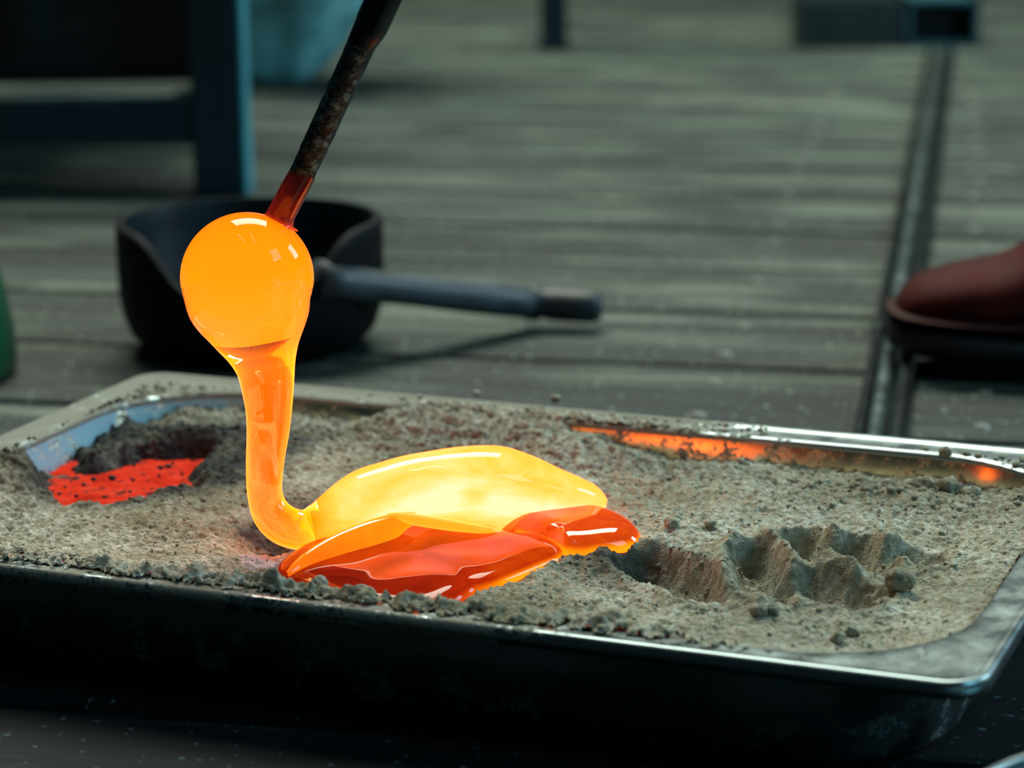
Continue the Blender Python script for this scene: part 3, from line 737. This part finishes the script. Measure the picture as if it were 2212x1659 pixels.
# handle: comes forward to the right
rows = []
p0 = bc + np.array([BR * .55, -BR * .75, .058]); p1 = at_z(1150, 655, .018); p2 = at_z(1300, 664, .016)
hp = [p0 + (p1 - p0) * t_ for t_ in np.linspace(0, 1, 12)]
link('handle', rings_mesh('handle', tube(hp, [.0135, .0120, .0110, .0105, .0102, .0104, .0108, .0112, .0114, .0114, .0112, .0108], 24)), simple('bluish_worn_handle', (.045, .060, .072), .5, 0, .35, 40, .3), blk)
hp2 = [p1 + (p2 - p1) * t_ for t_ in (-.12, -.02, .1, .14, .3, .6, .9, 1.0)]
link('handle_end', rings_mesh('handle_end', tube(hp2, [.0115, .0118, .0118, .0100, .0112, .0112, .0108, .0080], 24)), simple('dark_handle_grip', (.018, .026, .032), .5, 0, .3), blk)

# ================================================================== STEEL BENCH FRAME, left
M_BLUE = simple('dark_blue_painted_steel', (.004, .020, .034), .38, 0, .2, 12, .1)
M_TEAL = simple('lit_side_teal', (.05, .30, .38), .45, 0, .2, 12, .1)  # lighter teal puts the light on the post's right side into colour
M_BLACK = simple('flat_black_sheet', (.003, .004, .005), .6, 0, .3, 12, .1)
fp = at_z(487, 425, 0); fr = empty('bench_frame', fp)
tag(fr, 'dark blue steel bench frame with post and crossbar at the upper left', 'bench')
YF = float(fp[1])
def fpx(px, py, y=YF): return at_y(px, py, y)
def slab_px(bm, x0, y0, x1, y1, yf, depth, yaw=0.0, bev=.002):
    """upright box whose front face spans the given photo rectangle at distance yf"""
    a = at_y(x0, y1, yf); b = at_y(x1, y0, yf); c = (a + b) / 2
    sx = abs(b[0] - a[0]); sz = abs(b[2] - a[2])
    box(bm, (c[0], yf + depth / 2, c[2]), (sx, depth, sz), None, bev)
bm = bmesh.new(); a = fpx(420, 425); b = fpx(522, 425)
box(bm, ((a[0] + b[0]) / 2, YF + .03, .30), (b[0] - a[0], .06, .60), None, .003); bmo('post', bm, M_BLUE, fr, False)
bm = bmesh.new(); c = fpx(539, 425)
box(bm, ((b[0] + c[0]) / 2 + .0005, YF + .022, .30), (c[0] - b[0] - .002, .044, .60), None, .002); tag(bmo('post_lit_side', bm, M_TEAL, fr, False), 'teal side of the post, the light on it put into the colour')
bm = bmesh.new(); p = fpx(0, 216); q = fpx(416, 318); zt, zb = p[2], fpx(200, 318)[2]
box(bm, (q[0] - .45, YF + .03, (zt + zb) / 2), (.90, .05, zt - zb), None, .003); bmo('crossbar', bm, M_BLUE, fr, False)
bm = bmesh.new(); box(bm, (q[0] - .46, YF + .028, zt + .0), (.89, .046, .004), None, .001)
tag(bmo('crossbar_cap', bm, simple('lit_top_grey', (.13, .17, .15), .7), fr, False), 'pale top edge of the crossbar, its light put into the colour')  # lighter strip paints in the lit top of the bar
bm = bmesh.new(); box(bm, (q[0] - .45, YF + .10, zt + .153), (.90, .012, .30), None, .001); bmo('back_panel', bm, M_BLACK, fr, False)
bm = bmesh.new(); pz = at_y(95, 60, YF + .05); box(bm, (pz[0], YF + .050, zt + .17), (.012, .012, .24), None, .001); bmo('rail', bm, M_BLUE, fr, False)
# dark box of the bench behind the panel closes it from the side
bm = bmesh.new(); box(bm, (q[0] - .45, YF + .30, zt + .305), (.94, .42, .02), None, .002); bmo('bench_top', bm, M_BLUE, fr, False)

# ---- teal plastic sack behind the bench
M_SACK = simple('pale_teal_plastic', (.22, .55, .62), .35, 0, .7, 14, .8)
g = at_z(575, 215, 0); sk = None
rg = []
for t_, rx, lean in ((0, .035, 0), (.02, .060, 0), (.06, .080, .01), (.12, .098, .03), (.20, .125, .055), (.30, .150, .075), (.42, .165, .085), (.55, .155, .09), (.60, .10, .09), (.62, .03, .09)):
    rr = []
    for q in np.linspace(0, 2 * math.pi, 56, endpoint=False):
        d = 1 + .06 * math.sin(5 * q + t_ * 14) + .05 * mnoise.noise(Vector((math.cos(q) * 2, math.sin(q) * 2, t_ * 8)))
        rr.append(np.array([g[0] + .0 + lean + rx * d * math.cos(q), g[1] + .16 + rx * .9 * d * math.sin(q), t_]))
    rg.append(rr)
sk = link('plastic_sack', rings_mesh('sack', rg), M_SACK)
tag(sk, 'pale teal plastic sack standing behind the blue bench post', 'sack')

# ---- blue leg, top centre
lg = at_z(1197, 108, 0); bm = bmesh.new(); wl = at_z(1230, 108, 0)[0] - at_z(1166, 108, 0)[0]
stand = empty('steel_stand', lg); tag(stand, 'dark blue square steel leg standing on the boards at the top centre', 'stand')
box(bm, (lg[0], lg[1] + wl / 2, .30), (wl * .92, wl * .92, .60), None, .003); bmo('leg', bm, M_BLUE, stand, False)
bm = bmesh.new(); box(bm, (lg[0], lg[1] + wl / 2, .004), (wl * 1.15, wl * 1.15, .008), None, .002); bmo('foot_plate', bm, M_BLUE, stand, False)
bm = bmesh.new(); box(bm, (lg[0] + .1, lg[1] + wl / 2, .61), (.36, .10, .02), None, .002); bmo('top_plate', bm, M_BLUE, stand, False)

# ---- open square steel tube, top right
tp = at_z(1960, 104, 0)
st = empty('square_steel_tube', tp); tag(st, 'dark open-ended square steel tube lying at the top right beyond the rods', 'steel tube')
xr = at_z(2112, 100, 0)[0]; xm = at_z(1952, 100, 0)[0]; hT = .064; tk = .006; wT = xr - xm; Yt = float(tp[1])
TM = Matrix.Translation((xm, Yt, 0))
bm = bmesh.new(); Ls = .5
for c_, s_ in (((wT / 2, Ls / 2, tk / 2), (wT, Ls, tk)), ((wT / 2, Ls / 2, hT - tk / 2), (wT, Ls, tk)), ((tk / 2, Ls / 2, hT / 2), (tk, Ls, hT)), ((wT - tk / 2, Ls / 2, hT / 2), (tk, Ls, hT))):
    box(bm, c_, s_, TM)
bmo('tube_wall', bm, simple('dull_teal_paint', (.015, .085, .11), .5), st, False)
bm = bmesh.new(); box(bm, (wT / 2, .05, hT / 2), (wT - 2 * tk - .001, .004, hT - 2 * tk - .001), TM); bmo('hollow_shade', bm, M_BLACK, st, False)  # black sheet inside the tube, painted in for the shade of its hollow
bk = at_z(1722, 100, 0)
blk2 = empty('iron_block', bk); bm = bmesh.new(); wb = xm - bk[0] - .004
box(bm, (bk[0] + wb / 2, Yt + .06, .032), (wb, .11, .064), None, .003); bmo('body', bm, simple('dark_green_iron', (.012, .024, .024), .5), blk2, False)
bm = bmesh.new(); box(bm, (bk[0] + wb / 2, Yt + .06, .0655), (wb * .9, .09, .003), None, .001); bmo('top_plate', bm, M_BLUE, blk2, False)
tag(blk2, 'low dark iron block at the top right, left of the open square tube', 'block')

# ---- rods lying on the floor, right
M_RODS = simple('dull_steel_pipe', (.20, .25, .25), .34, .9, .3, 30, .1); M_RODD = simple('black_steel_pipe', (.012, .018, .018), .4, .6, .3)
def floor_rod(name, a, b, r, mat, label, lift=0.0):
    A = at_z(a[0], a[1], r + lift); B = at_z(b[0], b[1], r + lift); B = B + (B - A) * -.0; A = A + (A - B) * .06
    e = empty(name, (float(A[0]), float(A[1]), 0)); tag(e, label, 'rod', 'rods lying on the boards')
    pth = [A + (B - A) * t_ for t_ in (0, .004, .02, .3, .6, .9, 1.0)]
    link('pipe', rings_mesh('pipe', tube(pth, [r * .8, r, r, r, r, r, r], 20)), mat, e)
    pth = [A + (B - A) * t_ for t_ in (.18, .182, .20, .202)]
    link('collar', rings_mesh('collar', tube(pth, [r * 1.03, r * 1.28, r * 1.28, r * 1.03], 20)), M_RODD, e)
floor_rod('blowpipe', (1893, 925), (2030, 110), .0051, M_RODS, 'bright steel pipe on the floor right of the pan, the middle of three')
floor_rod('blowpipe', (1858, 925), (2008, 110), .0036, M_RODD, 'black pipe on the floor, the left of the three beside the shoe')
floor_rod('blowpipe', (1940, 925), (2052, 110), .0056, M_RODD, 'dark pipe on the floor, the right of the three nearest the shoe')

# ================================================================== SHOE
sh0 = at_z(1912, 815, 0); shoe = empty('leather_shoe', (float(sh0[0]), float(sh0[1]) + .05, 0))
tag(shoe, 'worn dark red leather work shoe with thick dark sole at the right edge', 'shoe')
SA = math.radians(-7)      # the shoe points left
sd = np.array([math.cos(SA), math.sin(SA), 0]); sn = np.array([-sd[1], sd[0], 0]); s0 = sh0 + sn * .026
def shoe_ring(x, hw, z0, z1, n=40, e=2.6, cy=0.0):
    out = []
    for q in np.linspace(0, 2 * math.pi, n, endpoint=False):
        c_, s_ = math.cos(q), math.sin(q)
        yy = hw * math.copysign(abs(c_) ** (2 / e), c_); zz = (z0 + z1) / 2 + (z1 - z0) / 2 * math.copysign(abs(s_) ** (2 / e), s_)
        out.append(s0 + sd * x + sn * (yy + cy) + np.array([0, 0, zz + .0115 * (1 - x / .31)]))
    return out
sole = catmull([(0.0, .008, .010, .020), (.004, .022, .004, .026), (.015, .035, .001, .028), (.04, .046, 0, .028), (.08, .050, 0, .027), (.13, .046, .002, .026), (.18, .037, .006, .028), (.22, .036, 0, .030), (.27, .036, 0, .030), (.295, .026, .001, .029), (.302, .010, .006, .024)], 4)
link('sole', rings_mesh('sole', [shoe_ring(*r) for r in sole]), simple('dark_brown_rubber', (.006, .004, .005), .6, 0, .3), shoe)
upper = catmull([(.006, .006, .020, .032), (.010, .022, .018, .040), (.022, .034, .018, .050), (.045, .043, .018, .058), (.075, .046, .018, .066), (.100, .044, .018, .084), (.125, .041, .018, .106), (.150, .038, .018, .130), (.18, .036, .018, .145), (.22, .035, .018, .150), (.27, .034, .018, .150), (.288, .028, .02, .148), (.293, .01, .03, .140)], 4)
M_LEA = simple('dark_red_leather', (.055, .005, .005), .7, 0, .45, 22, .3, .12)
link('upper', rings_mesh('upper', [shoe_ring(*r, e=2.2) for r in upper]), M_LEA, shoe)
welt = [];
for r in sole[1:-1]: welt.append(shoe_ring(r[0], r[1] + .0028, .0255, .0305))
link('welt', rings_mesh('welt', welt), simple('scuffed_pink_welt', (.045, .012, .012), .7, spec=.15), shoe)
for i in range(5):
    x = .085 + i * .014; zt_ = float(np.interp(x, upper[:, 0], upper[:, 3]))
    pth = [s0 + sd * x + sn * y + np.array([0, 0, zt_ - (y / .03) ** 2 * .008 + .001]) for y in np.linspace(-.024, .024, 9)]
    link('lace', rings_mesh('lace', tube(pth, [.0018] * 9, 8)), simple('dark_lace', (.03, .01, .01), .8) if i == 0 else bpy.data.materials['dark_lace'], shoe)

# ---- green plastic can at the left edge
gp = at_z(36, 812, 0); can = empty('green_can', (gp[0] - .075, gp[1], 0)); gx = float(gp[0]) - .078; gy = float(gp[1])
tag(can, 'dark green plastic can cut off by the left edge', 'can')
M_GREEN = simple('dark_green_plastic', (.004, .085, .035), .4, 0, .2, 10, .05)
def lathe(cx, cy, prof, n=56): return [[np.array([cx + r * math.cos(q), cy + r * math.sin(q), z]) for q in np.linspace(0, 2 * math.pi, n, endpoint=False)] for r, z in prof]
link('can_body', rings_mesh('can_body', lathe(gx, gy, [(.070, .0), (.077, .003), (.078, .012), (.077, .03), (.073, .055), (.067, .078), (.055, .096), (.035, .106), (.022, .110)])), M_GREEN, can)
link('neck', rings_mesh('neck', lathe(gx, gy, [(.020, .108), (.020, .122), (.023, .123), (.023, .127), (.018, .128)])), M_GREEN, can)
link('cap', rings_mesh('cap', lathe(gx, gy, [(.025, .124), (.0255, .128), (.0255, .142), (.023, .145), (.01, .146)])), M_BLACK, can)

# ---- second steel pan, only its corner shows at the lower right
p2_ = empty('steel_dish', at_z(2300, 1760, .02)); tag(p2_, 'round steel dish whose curved rim enters at the lower right corner', 'dish')
e1 = at_z(2100, 1659, .028); e2 = at_z(2212, 1624, .028)
dr_ = .10; dirv = (e2 - e1) / np.linalg.norm(e2 - e1); nrm = np.array([dirv[1], -dirv[0], 0])
dc = (e1 + e2) / 2 + nrm * dr_ + dirv * .012
prof = [(.86, 0.001), (.92, .006), (.97, .020), (.985, .026), (1.0, .028), (1.0, .0262), (.99, .0252), (.975, .018), (.925, .0045), (.85, -.0002 + .0004)]
ri = lathe(dc[0], dc[1], [(r * dr_, z) for r, z in prof[:3]][:1] + [(.05, .0012)][:0], 96)
ring_a = lathe(dc[0], dc[1], [(.01, .0016), (.5 * dr_, .0015)] + [(r * dr_, z + .0015) for r, z in prof[:3]] + [(.985 * dr_, .0268)], 96)
ring_b = lathe(dc[0], dc[1], [(.975 * dr_, .0262), (.985 * dr_, .0275), (1.0 * dr_, .0278), (1.008 * dr_, .0265), (1.0 * dr_, .0250), (.985 * dr_, .0250)], 96)
me = rings_mesh('bowl', ring_a, True, False); set_attr(me, 'dust', np.zeros(len(me.vertices))); link('bowl', me, M_STEEL2, p2_)
me = rings_mesh('rolled_rim', ring_b + ring_b[:1], False, False); set_attr(me, 'dust', np.zeros(len(me.vertices))); link('rolled_rim', me, M_STEEL2, p2_)
